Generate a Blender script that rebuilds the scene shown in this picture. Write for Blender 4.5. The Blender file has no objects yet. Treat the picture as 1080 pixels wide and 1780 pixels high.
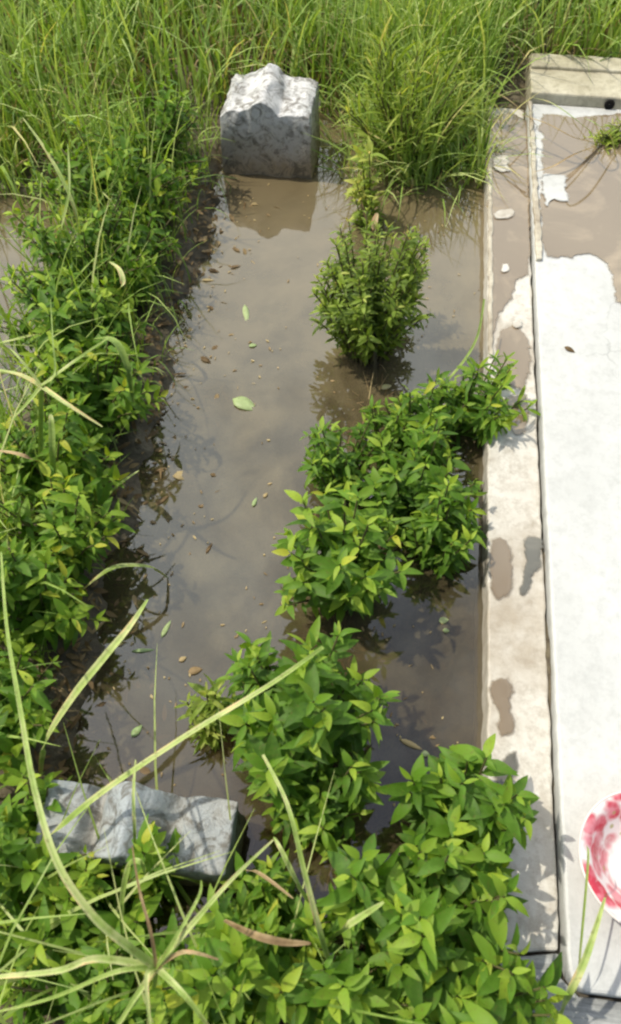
import bpy, math, random
import numpy as np
from mathutils import Matrix, Vector, noise
R = math.radians
rng = np.random.default_rng(7)
random.seed(7)
S = bpy.context.scene
COL = S.collection

# ---------------------------------------------------------------- camera
F_PX, CAM_H = 1397.0, 1.55
_Y = np.array([308, 2190, -1397.0]); _Y /= np.linalg.norm(_Y)
_Z = np.array([0, 1397.0, 2190]); _Z /= np.linalg.norm(_Z)
_X = np.cross(_Y, _Z)
M3 = np.array([_X, _Y, _Z])
def at(px, py, z=0.0):
    """the point at height z that is seen at photograph pixel px, py"""
    d = M3 @ np.array([px - 540, 890 - py, -F_PX]); t = (z - CAM_H) / d[2]
    return np.array([d[0] * t, d[1] * t, z])
cam = bpy.data.cameras.new('camera'); co = bpy.data.objects.new('camera', cam); COL.objects.link(co)
co.matrix_world = Matrix([[*M3[0], 0], [*M3[1], 0], [*M3[2], CAM_H], [0, 0, 0, 1]])
cam.sensor_fit = 'VERTICAL'; cam.sensor_height = 24; cam.lens = 24 * F_PX / 1780
cam.clip_start = 0.02; cam.clip_end = 500
cam.dof.use_dof = True; cam.dof.focus_distance = 1.95; cam.dof.aperture_fstop = 4.0
S.camera = co
# ---------------------------------------------------------------- light
SUN_EL, SUN_AZ = R(61), math.atan2(-1.0, 0.12)
w = bpy.data.worlds.new('World'); S.world = w; w.use_nodes = True
nt = w.node_tree; sky = nt.nodes.new('ShaderNodeTexSky'); sky.sky_type = 'NISHITA'; sky.sun_disc = False
sky.sun_elevation = SUN_EL; sky.sun_rotation = SUN_AZ; sky.air_density = 1.3; sky.dust_density = 3.5; sky.ozone_density = 0.8
bg = nt.nodes['Background']; bg.inputs['Strength'].default_value = 0.13
# thin bright cloud, thickest in the northern half of the sky that the water mirrors
tc = nt.nodes.new('ShaderNodeTexCoord'); cn = nt.nodes.new('ShaderNodeTexNoise'); cn.inputs['Scale'].default_value = 2.6; cn.inputs['Detail'].default_value = 6; cn.inputs['Roughness'].default_value = .55
nt.links.new(tc.outputs['Generated'], cn.inputs['Vector'])
sp = nt.nodes.new('ShaderNodeSeparateXYZ'); nt.links.new(tc.outputs['Generated'], sp.inputs[0])
ma = nt.nodes.new('ShaderNodeMath'); ma.operation = 'MULTIPLY_ADD'; ma.inputs[1].default_value = .55; nt.links.new(sp.outputs['Y'], ma.inputs[0]); mb = nt.nodes.new('ShaderNodeMath'); mb.operation = 'MULTIPLY_ADD'; mb.inputs[1].default_value = -.16; nt.links.new(sp.outputs['X'], mb.inputs[0]); nt.links.new(cn.outputs['Fac'], mb.inputs[2]); nt.links.new(mb.outputs[0], ma.inputs[2])
cr = nt.nodes.new('ShaderNodeValToRGB'); cr.color_ramp.elements[0].position = .58; cr.color_ramp.elements[1].position = .84; nt.links.new(ma.outputs[0], cr.inputs['Fac'])
mixc = nt.nodes.new('ShaderNodeMix'); mixc.data_type = 'RGBA'; mixc.inputs[7].default_value = (15.5, 16.2, 16.0, 1)
nt.links.new(cr.outputs['Color'], mixc.inputs[0]); nt.links.new(sky.outputs[0], mixc.inputs[6]); nt.links.new(mixc.outputs[2], bg.inputs['Color'])
sd = bpy.data.lights.new('sun', 'SUN'); sd.energy = 3.9; sd.angle = R(0.8); sd.color = (1, 0.93, 0.79)
so = bpy.data.objects.new('sun', sd); COL.objects.link(so)
sv = Vector((math.sin(SUN_AZ) * math.cos(SUN_EL), math.cos(SUN_AZ) * math.cos(SUN_EL), math.sin(SUN_EL)))
so.rotation_euler = sv.to_track_quat('Z', 'Y').to_euler(); so.location = sv * 10
S.view_settings.view_transform = 'Standard'; S.view_settings.look = 'None'
S.view_settings.exposure = -0.16; S.view_settings.gamma = 1
S.cycles.filter_width = 2.3
S.cycles.transparent_max_bounces = 12

# ---------------------------------------------------------------- helpers
def link(name, mesh, mat=None, parent=None):
    o = bpy.data.objects.new(name, mesh); COL.objects.link(o)
    if mat is not None: mesh.materials.append(mat)
    if parent is not None: o.parent = parent
    return o
def tag(o, label=None, cat=None, group=None, kind=None):
    if label: o['label'] = label
    if cat: o['category'] = cat
    if group: o['group'] = group
    if kind: o['kind'] = kind
    return o
def empty(name, loc, label, cat, group=None):
    o = bpy.data.objects.new(name, None); COL.objects.link(o); o.location = loc; o.empty_display_size = .05
    return tag(o, label, cat, group)
def mesh_of(verts, faces, smooth=True, attrs=None):
    me = bpy.data.meshes.new('mesh'); me.from_pydata([tuple(v) for v in verts], [], [tuple(f) for f in faces])
    if smooth: me.polygons.foreach_set('use_smooth', [True] * len(me.polygons))
    for k, v in (attrs or {}).items():
        a = me.attributes.new(k, 'FLOAT', 'POINT'); a.data.foreach_set('value', np.asarray(v, dtype=np.float32))
    me.update(); return me
def fbm(x, y, s=1.0, z=0.0, oct_=4):
    return noise.fractal(Vector((x * s, y * s, z)), 0.6, 2.0, oct_)
def inst(me_loc, loc): return [tuple(np.asarray(v) - loc) for v in me_loc]

# ---- materials
class NT:
    def __init__(s, name):
        s.m = bpy.data.materials.new(name); s.m.use_nodes = True; s.t = s.m.node_tree
        s.b = s.t.nodes['Principled BSDF']; s.out = s.t.nodes['Material Output']
    def n(s, typ, **kw):
        nd = s.t.nodes.new('ShaderNode' + typ)
        for k, v in kw.items():
            if k.startswith('_'): setattr(nd, k[1:], v)
            else: nd.inputs[k.replace('0', ' ')].default_value = v
        return nd
    def l(s, a, b): s.t.links.new(a, b)
    def coord(s): return s.n('TexCoord').outputs['Object']
    def noise(s, scale, detail=5, rough=.6, vec=None, dist=0.0):
        nd = s.n('TexNoise', Scale=scale, Detail=detail, Roughness=rough, Distortion=dist)
        s.l(vec if vec is not None else s.n('NewGeometry').outputs['Position'], nd.inputs['Vector']); return nd.outputs['Fac']
    def ramp(s, fac, stops, interp='LINEAR'):
        nd = s.n('ValToRGB'); cr = nd.color_ramp; cr.interpolation = interp
        while len(cr.elements) < len(stops): cr.elements.new(.5)
        for e, (p, c) in zip(cr.elements, stops):
            e.position = p; e.color = (*c, 1) if not isinstance(c, (int, float)) else (c, c, c, 1)
        s.l(fac, nd.inputs['Fac']); return nd.outputs['Color']
    def mix(s, fac, a, b, mode='MIX'):
        nd = s.n('Mix', _data_type='RGBA', _blend_type=mode)
        for i, v in ((0, fac), (6, a), (7, b)):
            if hasattr(v, 'is_linked'): s.l(v, nd.inputs[i])
            elif i == 0: nd.inputs[0].default_value = v
            else: nd.inputs[i].default_value = (*v, 1)
        return nd.outputs[2]
    def math(s, op, a, b=0.0):
        nd = s.n('Math', _operation=op)
        for i, v in ((0, a), (1, b)):
            if hasattr(v, 'is_linked'): s.l(v, nd.inputs[i])
            else: nd.inputs[i].default_value = v
        return nd.outputs[0]
    def bump(s, h, strength=.4, dist=.01, base=None):
        nd = s.n('Bump', Strength=strength, Distance=dist); s.l(h, nd.inputs['Height'])
        if base is not None: s.l(base, nd.inputs['Normal'])
        return nd.outputs['Normal']
    def set(s, **kw):
        for k, v in kw.items():
            i = s.b.inputs[k.replace('_', ' ')]
            if hasattr(v, 'is_linked'): s.l(v, i)
            elif isinstance(v, tuple): i.default_value = (*v, 1)
            else: i.default_value = v
        return s

def leaf_mat(name, dark, mid, light, rough=.55, trans=.35, spots=True):
    m = NT(name)
    a = m.n('Attribute', _attribute_name='rnd').outputs['Fac']
    oi = m.n('ObjectInfo').outputs['Random']
    f = m.math('ADD', a, m.math('MULTIPLY', m.math('SUBTRACT', oi, .5), .15))
    c = m.ramp(f, [(0.0, dark), (.5, mid), (.97, light), (1.0, (light[0] * 1.2, light[1] * .95, light[2]))])
    if spots:
        nz = m.noise(55, 3)
        c = m.mix(m.math('MULTIPLY', m.ramp(nz, [(.45, 0.0), (.75, 1.0)]), .35), c, tuple(min(1, v * 1.5 + .02) for v in mid))
    sp_ = m.noise(130, 4, .7); c = m.mix(m.math('MULTIPLY', m.ramp(sp_, [(.56, 0.0), (.70, 1.0)]), .6), c, (.16, .125, .04))
    m.set(Base_Color=c, Roughness=rough); m.b.inputs['Specular IOR Level'].default_value = .3
    tr = m.n('BsdfTranslucent'); c2 = m.mix(1.0, c, (1.6, 1.55, .55), 'MULTIPLY'); m.l(c2, tr.inputs['Color'])
    mx = m.n('MixShader', Fac=trans); m.l(m.b.outputs[0], mx.inputs[1]); m.l(tr.outputs[0], mx.inputs[2])
    m.l(mx.outputs[0], m.out.inputs['Surface']); return m.m

M = {}
M['leaf'] = leaf_mat('broad leaf', (.024, .070, .008), (.112, .235, .018), (.37, .49, .05))
M['leaf_yellow'] = leaf_mat('yellow green leaf', (.06, .11, .016), (.24, .34, .045), (.52, .54, .14))
M['grass'] = leaf_mat('grass blade', (.06, .13, .025), (.27, .41, .08), (.60, .67, .29), .5, .3)
M['stalk'] = leaf_mat('pale stalk', (.15, .24, .04), (.31, .42, .10), (.60, .62, .30), .45, .25)
M['dry'] = leaf_mat('dry straw', (.13, .08, .033), (.31, .22, .11), (.52, .42, .22), .6, .2)
M['stem'] = leaf_mat('bush stem', (.07, .055, .03), (.12, .11, .045), (.15, .2, .05), .6, .05)
M['pale_leaf'] = leaf_mat('pale floating leaf', (.25, .38, .16), (.38, .48, .22), (.5, .58, .3), .4, .2)

def mud(name):
    m = NT(name); n1 = m.noise(3.2, 6); n2 = m.noise(38, 6, .7); n3 = m.noise(190, 3)
    c = m.ramp(n1, [(.3, (.075, .06, .032)), (.52, (.13, .105, .06)), (.7, (.20, .165, .105))])
    c = m.mix(m.ramp(n2, [(.42, 0.0), (.62, .8)]), c, (.06, .043, .024))
    h = m.math('ADD', n2, m.math('MULTIPLY', n3, .3))
    m.set(Base_Color=c, Roughness=m.math('MULTIPLY_ADD', n2, .5) if False else .55, Normal=m.bump(h, .7, .012)); return m.m
M['mud'] = mud('wet mud')

def water_mat(name, c0, c1, opac=.72, ripple=.10, y_grade=False):
    m = NT(name); n1 = m.noise(2.2, 4, .55); n2 = m.noise(9, 4, .6)
    c = m.mix(n1, c0, c1)
    sw = m.noise(3.1, 6, .62, None, 1.6); c = m.mix(m.ramp(sw, [(.46, 0.0), (.66, .75)]), c, tuple(v * 1.55 for v in c1))
    if y_grade:
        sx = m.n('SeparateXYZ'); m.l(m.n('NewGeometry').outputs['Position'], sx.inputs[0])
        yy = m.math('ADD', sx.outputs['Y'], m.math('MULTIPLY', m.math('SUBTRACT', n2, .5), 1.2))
        c = m.mix(m.ramp(yy, [(.0, 0.0), (1.0, 1.0)]) if False else m.ramp(m.math('MULTIPLY', yy, .4), [(.45, 0.0), (.85, .8)]), c, (.25, .198, .11))  # silty tan towards the far end
    h = m.math('ADD', m.noise(7, 2, .4), m.math('MULTIPLY', m.noise(32, 2, .5), .12))
    nrm = m.bump(h, ripple, .006)
    d = m.n('BsdfDiffuse'); m.l(c, d.inputs['Color'])
    tr = m.n('BsdfTransparent', Color=(.72, .60, .42, 1))
    gl = m.n('BsdfGlossy', Roughness=.035); m.l(nrm, gl.inputs['Normal'])
    fr = m.n('Fresnel', IOR=1.95); m.l(nrm, fr.inputs['Normal'])
    a = m.n('MixShader'); op = m.math('ADD', m.math('MULTIPLY', n2, .16), opac - .08)
    if y_grade: op = m.math('MULTIPLY', op, m.ramp(m.math('MULTIPLY', yy, .4), [(.12, .55), (.62, 1.0)]))  # less opaque, so darker, towards the near end
    m.l(op, a.inputs[0])
    m.l(tr.outputs[0], a.inputs[1]); m.l(d.outputs[0], a.inputs[2])
    b = m.n('MixShader'); m.l(fr.outputs[0], b.inputs[0]); m.l(a.outputs[0], b.inputs[1]); m.l(gl.outputs[0], b.inputs[2])
    m.l(b.outputs[0], m.out.inputs['Surface']); return m.m
M['water'] = water_mat('muddy water', (.078, .064, .034), (.138, .114, .064), y_grade=True)
M['puddle'] = water_mat('muddy puddle', (.18, .13, .082), (.28, .22, .145), .92, .03)
M['puddle_dark'] = water_mat('dark puddle', (.09, .09, .075), (.15, .14, .11), .9, .03)

def plaster(name, base, dirt, amt, rough=.6, fine=.10, streak=False):
    m = NT(name); n1 = m.noise(4.5, 7, .62); n2 = m.noise(42, 6, .7); n3 = m.noise(260, 3, .6)
    c = m.mix(m.math('MULTIPLY', m.ramp(n1, [(.42, 0.0), (.68, 1.0)]), amt), base, dirt)
    c = m.mix(m.math('MULTIPLY', m.ramp(n2, [(.45, 0.0), (.72, 1.0)]), amt * .8), c, tuple(v * .8 for v in dirt))
    c = m.mix(m.math('MULTIPLY', n3, fine * 2), c, tuple(v * .72 for v in base))
    if streak:
        mp = m.n('Mapping'); mp.inputs['Scale'].default_value = (1, 14, 1); m.l(m.n('NewGeometry').outputs['Position'], mp.inputs['Vector'])
        st = m.noise(7, 5, .65, mp.outputs[0]); c = m.mix(m.ramp(st, [(.4, 0.0), (.65, .7)]), c, tuple(v * .55 for v in dirt))
        n2 = m.math('ADD', n2, st)
    pos = m.n('NewGeometry').outputs['Position']; dn = m.n('TexNoise', Scale=5.0, Detail=6); m.l(pos, dn.inputs['Vector'])
    wv = m.n('VectorMath', _operation='ADD'); sc = m.n('VectorMath', _operation='SCALE'); sc.inputs['Scale'].default_value = .25; m.l(dn.outputs['Color'], sc.inputs[0]); m.l(pos, wv.inputs[0]); m.l(sc.outputs[0], wv.inputs[1])
    vr = m.n('TexVoronoi', Scale=2.6); vr.feature = 'DISTANCE_TO_EDGE'; m.l(wv.outputs[0], vr.inputs['Vector'])
    ck = m.math('MULTIPLY', m.ramp(vr.outputs['Distance'], [(.0, 1.0), (.009, 0.0)]), m.ramp(n1, [(.50, 0.0), (.62, .35)]))
    c = m.mix(ck, c, tuple(v * .35 for v in dirt))
    mp2 = m.n('Mapping'); mp2.inputs['Scale'].default_value = (6, 1.2, 1); m.l(pos, mp2.inputs['Vector']); gm = m.noise(6, 7, .7, mp2.outputs[0])
    c = m.mix(m.math('MULTIPLY', m.ramp(gm, [(.55, 0.0), (.75, 1.0)]), amt * .55), c, dirt)
    h = m.math('SUBTRACT', m.math('ADD', n2, m.math('MULTIPLY', n3, .35)), m.math('MULTIPLY', ck, 1.5)); m.set(Base_Color=c, Roughness=rough, Normal=m.bump(h, .35, .004)); return m.m
M['slab'] = plaster('white slab', (.61, .62, .605), (.49, .50, .48), .7, .5, .10)
M['kerb'] = plaster('kerb plaster', (.66, .64, .58), (.36, .30, .22), .9)
M['kerb_grey'] = plaster('grey cement', (.48, .49, .48), (.25, .26, .25), .7, .75, .12, True)
M['tomb_base'] = plaster('dark base', (.10, .085, .06), (.05, .04, .03), .6)
M['lip'] = plaster('muddy lip plaster', (.60, .56, .45), (.26, .20, .13), 1.0)
M['end'] = plaster('cream plaster', (.60, .56, .43), (.30, .26, .16), .85)

def stone_mat(name, hi, lo):
    # whitewashed cement, grey mould on top, mud-stained up to a tide line
    m = NT(name); g = m.n('NewGeometry'); n1 = m.noise(11, 7, .68); n2 = m.noise(60, 6, .75); n3 = m.noise(230, 3)
    c = m.mix(m.ramp(n1, [(.46, 0.0), (.66, .75)]), hi, lo)
    c = m.mix(m.ramp(n2, [(.54, 0.0), (.68, .65)]), c, (.24, .24, .22))
    sp = m.n('SeparateXYZ'); m.l(g.outputs['Position'], sp.inputs[0])
    zz = m.math('ADD', sp.outputs['Z'], m.math('MULTIPLY', m.math('SUBTRACT', n1, .5), .16))
    md = m.n('MapRange'); m.l(zz, md.inputs[0]); md.inputs[1].default_value = .19; md.inputs[2].default_value = .02; md.inputs[3].default_value = 0; md.inputs[4].default_value = 1.0
    c = m.mix(md.outputs[0], c, (.33, .265, .18))
    c = m.mix(m.ramp(m.noise(24, 5, .7, None, 1.5), [(.47, 0.0), (.62, .75)]), c, (.10, .085, .06))
    h = m.math('ADD', n2, m.math('MULTIPLY', n3, .4)); m.set(Base_Color=c, Roughness=.85, Normal=m.bump(h, .7, .008)); return m.m
M['stone'] = stone_mat('weathered gravestone', (.68, .68, .67), (.33, .34, .33)); M['stone_shaded'] = stone_mat('shade tinted grey gravestone', (.40, .44, .46), (.21, .24, .255))  # near stone: darker, bluer copy with partial shade put into its colour

# ---------------------------------------------------------------- the lie of the land
def ss(a, b, x):
    t = min(1, max(0, (x - a) / (b - a))); return t * t * (3 - 2 * t)
def bank(y): return -.575 + .035 * fbm(0, y, 3.0, 5) + .02 * fbm(0, y, 12, 9)
def ridge_x(y): return -.02 + .09 * ss(1.3, 2.3, y) + .10 * ss(.35, .0, y) + .02 * math.sin(y * 5)
def height(x, y):
    if abs(x) > 8 or y > 12 or y < -8: return .05
    land = .035 + .03 * fbm(x, y, 1.7) + .018 * fbm(x, y, 9, 3)
    # the flooded grave with the row of bushes on its right and the channel beside the tomb
    yy = y + .05 * fbm(x, y, 4, 7)
    inside = ss(bank(y) - .03, bank(y) + .24, x) * ss(.36, .30, x + (0 if y < 2.7 else (y - 2.7))) * ss(2.72, 2.45, yy) * ss(-.02, .12, yy)
    bed = -.15 + .02 * fbm(x, y, 6, 2)
    rx = ridge_x(y)
    bed += (.105 + .05 * fbm(x, y, 8, 4)) * math.exp(-((x - rx) / .075) ** 2)
    bed += .06 * ss(.18, .29, x)
    h = land * (1 - inside) + bed * inside
    # flooded patch on the far left
    far = ss(-.80, -.90, x + .05 * fbm(x, y, 5, 8)) * ss(1.0, 1.2, y) * ss(2.15, 1.9, y) * ss(-1.9, -1.6, x)
    h -= .09 * far
    return h
def axis(lo, hi, step, far):
    a = list(np.arange(lo, hi + 1e-6, step)); s = step; v = lo; pre = []
    while v > -far: s *= 1.35; v -= s; pre.append(v)
    s = step; v = hi; post = []
    while v < far: s *= 1.35; v += s; post.append(v)
    return pre[::-1] + a + post
ax, ay = axis(-1.7, 1.3, .02, 90), axis(-.4, 3.4, .02, 90)
V = [(x, y, height(x, y)) for y in ay for x in ax]
nx = len(ax); Fc = [(j * nx + i, j * nx + i + 1, (j + 1) * nx + i + 1, (j + 1) * nx + i) for j in range(len(ay) - 1) for i in range(nx - 1)]
tag(link('ground', mesh_of(V, Fc), M['mud']), 'brown wet mud ground around the flooded grave', None, None, 'structure')
V = [(-2.4, -.35, 0), (.34, -.35, 0), (.34, 2.9, 0), (-2.4, 2.9, 0)]
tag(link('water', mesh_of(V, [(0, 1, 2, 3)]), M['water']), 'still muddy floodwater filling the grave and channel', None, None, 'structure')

# ---------------------------------------------------------------- tomb on the right
def outline(pts, step=.02, jit=.0012, seed=0, closed=True):
    out = []; n = len(pts)
    for i in range(n if closed else n - 1):
        a = np.array(pts[i][:2], float); b = np.array(pts[(i + 1) % n][:2], float); L = np.linalg.norm(b - a); k = max(1, int(L / step))
        for j in range(k):
            p = a + (b - a) * j / k
            out.append(p + np.array([fbm(p[0], p[1], 25, seed), fbm(p[0], p[1], 25, seed + 50)]) * jit)
    return out
def prism(name, pts, z0, z1, mat, parent=None, bev=.004, jit=.0015, seed=0, skirt=0.0):
    o2 = outline(pts, .02, jit, seed); n = len(o2)
    if sum(o2[i - 1][0] * o2[i][1] - o2[i][0] * o2[i - 1][1] for i in range(n)) < 0: o2 = o2[::-1]
    c = np.mean(o2, axis=0)
    v = [(*p, z0) for p in o2] + [(*p, z1) for p in o2]
    f = [tuple(range(n, 2 * n)), tuple(range(n - 1, -1, -1))] + [(i, (i + 1) % n, n + (i + 1) % n, n + i) for i in range(n)]
    o = link(name, mesh_of(v, f, False), mat, parent)
    if bev:
        b = o.modifiers.new('bevel', 'BEVEL'); b.width = bev; b.segments = 2; b.limit_method = 'ANGLE'; b.angle_limit = R(50)
    return o
ZK, ZS = .060, .082          # heights of kerb and slab
tomb = empty('tomb', (0, 0, 0), 'long white plastered tomb with muddy kerb along the right side', 'tomb')
XL, XI = .275, .392
prism('tomb_base', [(XL + .012, -.45), (1.75, -.45), (1.75, 2.60), (XL + .012, 2.60)], -.25, .035, M['tomb_base'], tomb, 0)
prism('kerb', [(XL, .128), (XI, .150), (XI, 2.56), (XL, 2.56)], -.16, ZK, M['kerb'], tomb, .005, .003, 1)
prism('kerb', [(XL, -.44), (1.7, -.44), (1.7, .088), (XI + .03, .088), (XI, .112), (XI, .146), (XL, .124)], -.16, ZK - .003, M['kerb_grey'], tomb, .005, .003, 2)
arc = [(XI + .006 + .035 - .035 * math.cos(a), .094 + .035 - .035 * math.sin(a)) for a in np.linspace(0, math.pi / 2, 7)]
prism('slab', arc + [(1.6, .094), (1.6, 2.56), (XI + .006, 2.56)], .036, ZS, M['slab'], tomb, .006, .0015, 3)
# raised lips left standing out of the mud at the far end
prism('lip', [(XL + .001, 1.45), (XL + .013, 1.45), (XL + .012, 2.558), (XL + .001, 2.558)], ZK - .004, ZK + .007, M['lip'], tomb, .003, .004, 4)
prism('lip', [(XI + .008, 1.80), (XI + .026, 1.80), (XI + .020, 2.558), (XI + .008, 2.558)], ZS - .004, ZS + .010, M['lip'], tomb, .004, .005, 5)
eb = prism('end_block', [(XI + .01, 2.562), (1.7, 2.562), (1.7, 2.79), (XI + .01, 2.79)], -.1, .116, M['end'], tomb, .006, .003, 6)
prism('end_block_cap', [(XI + .012, 2.70), (1.7, 2.70), (1.7, 2.782), (XI + .012, 2.782)], .112, .126, M['end'], tomb, .005, .003, 8)
# drainage hole in the end block : closed shallow socket, its inner shade painted black
def ring(name, c, r0, r1, d, mat, parent):
    v = []; f = []; n = 20
    prof = [(r1, 0), (r1, d), (r0, d), (r0, d * .3), (r0 * .6, d * .25), (0.001, d * .25)]
    for (r, h) in prof:
        for k in range(n):
            a = 2 * math.pi * k / n; v.append((c[0] + r * math.cos(a), c[1] - h, c[2] + r * math.sin(a)))
    for j in range(len(prof) - 1):
        for k in range(n): f.append((j * n + k, j * n + (k + 1) % n, (j + 1) * n + (k + 1) % n, (j + 1) * n + k))
    return link(name, mesh_of(v, f), mat, parent)
hc = at(1063, 200, .10)
mm = NT('hole shade'); mm.set(Base_Color=(.012, .010, .008), Roughness=.9); M['hole'] = mm.m
ring('drain_hole', (hc[0], 2.556, .097), .013, .016, .006, M['hole'], tomb)

def blob(pts, z, n=None):                    # smooth closed curve through pixel points, lying at height z
    P = [at(px, py, z)[:2] for px, py in pts]; out = []; k = len(P)
    for i in range(k):
        p0, p1, p2, p3 = P[i - 1], P[i], P[(i + 1) % k], P[(i + 2) % k]
        for t in (0, .25, .5, .75):
            out.append(.5 * ((2 * p1) + (-p0 + p2) * t + (2 * p0 - 5 * p1 + 4 * p2 - p3) * t * t + (-p0 + 3 * p1 - 3 * p2 + p3) * t ** 3))
    return out
def feather(mat):
    k = mat.name + ' feathered'
    if k in bpy.data.materials: return bpy.data.materials[k]
    m2 = mat.copy(); m2.name = k; t = m2.node_tree; out = t.nodes['Material Output']; src = out.inputs['Surface'].links[0].from_socket
    at_ = t.nodes.new('ShaderNodeAttribute'); at_.attribute_name = 'edge'; nz = t.nodes.new('ShaderNodeTexNoise'); nz.inputs['Scale'].default_value = 70; nz.inputs['Detail'].default_value = 5
    ge = t.nodes.new('ShaderNodeNewGeometry'); t.links.new(ge.outputs['Position'], nz.inputs['Vector'])
    ad = t.nodes.new('ShaderNodeMath'); ad.operation = 'ADD'; t.links.new(at_.outputs['Fac'], ad.inputs[0]); t.links.new(nz.outputs['Fac'], ad.inputs[1])
    mr = t.nodes.new('ShaderNodeMapRange'); mr.inputs[1].default_value = .62; mr.inputs[2].default_value = 1.15; t.links.new(ad.outputs[0], mr.inputs[0])
    tr = t.nodes.new('ShaderNodeBsdfTransparent'); mx = t.nodes.new('ShaderNodeMixShader'); t.links.new(mr.outputs[0], mx.inputs[0]); t.links.new(tr.outputs[0], mx.inputs[1]); t.links.new(src, mx.inputs[2])
    t.links.new(mx.outputs[0], out.inputs['Surface']); return m2
def film(name, pts, z, mat, parent, jit, seed, wdt):
    o2 = np.array(outline(pts, .008, jit, seed)); n = len(o2)
    if sum(o2[i - 1][0] * o2[i][1] - o2[i][0] * o2[i - 1][1] for i in range(n)) < 0: o2 = o2[::-1]
    tn = np.roll(o2, -3, 0) - np.roll(o2, 3, 0); tn /= np.linalg.norm(tn, axis=1, keepdims=True) + 1e-9; nr = np.stack([-tn[:, 1], tn[:, 0]], 1)
    inn = o2 + nr * wdt
    for _ in range(4): inn = (np.roll(inn, 1, 0) + inn + np.roll(inn, -1, 0)) / 3
    v = [(*p, z) for p in o2 - nr * wdt * .4] + [(*p, z + .0006) for p in inn]
    from mathutils.geometry import tessellate_polygon
    f = [(i, (i + 1) % n, n + (i + 1) % n, n + i) for i in range(n)]
    for t in tessellate_polygon([[Vector((*p, 0)) for p in inn]]):
        a, b, c = (inn[k] for k in t); cr_ = (b[0] - a[0]) * (c[1] - a[1]) - (b[1] - a[1]) * (c[0] - a[0])
        if abs(cr_) > 1e-9: f.append(tuple(n + k for k in (t if cr_ > 0 else t[::-1])))
    return link(name, mesh_of(v, f, False, {'edge': [0.0] * n + [1.0] * n}), feather(mat), parent)
def puddle(name, pts, z, mat, label, seed, kind='structure', th=.0025, jit=.006, parent=None):
    ex = np.ptp(np.array(pts), axis=0).min(); o = film(name, blob(pts, z), z + th, mat, parent, jit * 1.6, seed, min(.010, max(.005, ex / 4200)))
    if kind: tag(o, label, None, None, kind)
    return o
puddle('puddle', [(851, 215), (920, 215), (921, 330), (921, 420), (918, 478), (900, 488), (890, 515), (868, 545), (858, 590), (851, 560), (849, 420)], ZK, M['puddle'], 'brown mud covering the far end of the tomb kerb', 31)
puddle('puddle', [(944, 200), (1010, 204), (1200, 212), (1220, 520), (1120, 540), (1075, 520), (1058, 462), (1020, 440), (990, 450), (950, 444), (939, 420), (939, 360), (942, 300), (943, 250)], ZS, M['puddle'], 'large muddy puddle across the far end of the white slab', 32, jit=.008)
puddle('puddle', [(866, 585), (885, 568), (915, 578), (921, 610), (918, 660), (905, 680), (880, 665), (862, 640)], ZK, M['puddle'], 'brown puddle on the kerb below the bush stem', 33)
puddle('puddle', [(872, 700), (890, 690), (915, 690), (920, 720), (908, 755), (890, 745)], ZK, M['puddle'], 'small brown puddle in the middle of the kerb', 34)
puddle('puddle', [(852, 945), (872, 935), (888, 952), (892, 990), (886, 1035), (864, 1045), (852, 1020)], ZK, M['puddle'], 'oval brown puddle at the kerb edge', 35)
puddle('puddle', [(912, 935), (932, 930), (940, 950), (938, 985), (924, 1000), (918, 1030), (905, 1030), (914, 990), (910, 960)], ZK, M['puddle_dark'], 'dark grey puddle beside the slab joint', 36)
puddle('puddle', [(856, 1185), (874, 1178), (890, 1190), (886, 1220), (896, 1255), (888, 1280), (866, 1278), (866, 1240), (854, 1215)], ZK, M['puddle'], 'hourglass shaped brown puddle on the kerb', 37)
puddle('puddle', [(858, 1350), (872, 1318), (896, 1308), (904, 1322), (900, 1350), (880, 1368), (862, 1368)], ZK, M['puddle_dark'], 'dark oval puddle near the foot of the kerb', 38)
for i, pts in enumerate([[(862, 275), (882, 272), (880, 290), (888, 300), (862, 300), (860, 288)], [(858, 372), (875, 365), (892, 366), (888, 380), (862, 382)], [(872, 462), (884, 462), (884, 474), (873, 475)], [(890, 560), (905, 556), (903, 570), (892, 570)]]):
    puddle('plaster_patch', pts, ZK + .002, M['kerb'], None, 40 + i, None, .0045, .004, tomb)
puddle('plaster_patch', [(941, 312), (962, 305), (984, 310), (982, 330), (990, 352), (965, 350), (945, 358)], ZS + .002, M['slab'], None, 46, None, .0045, .008, tomb)

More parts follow.
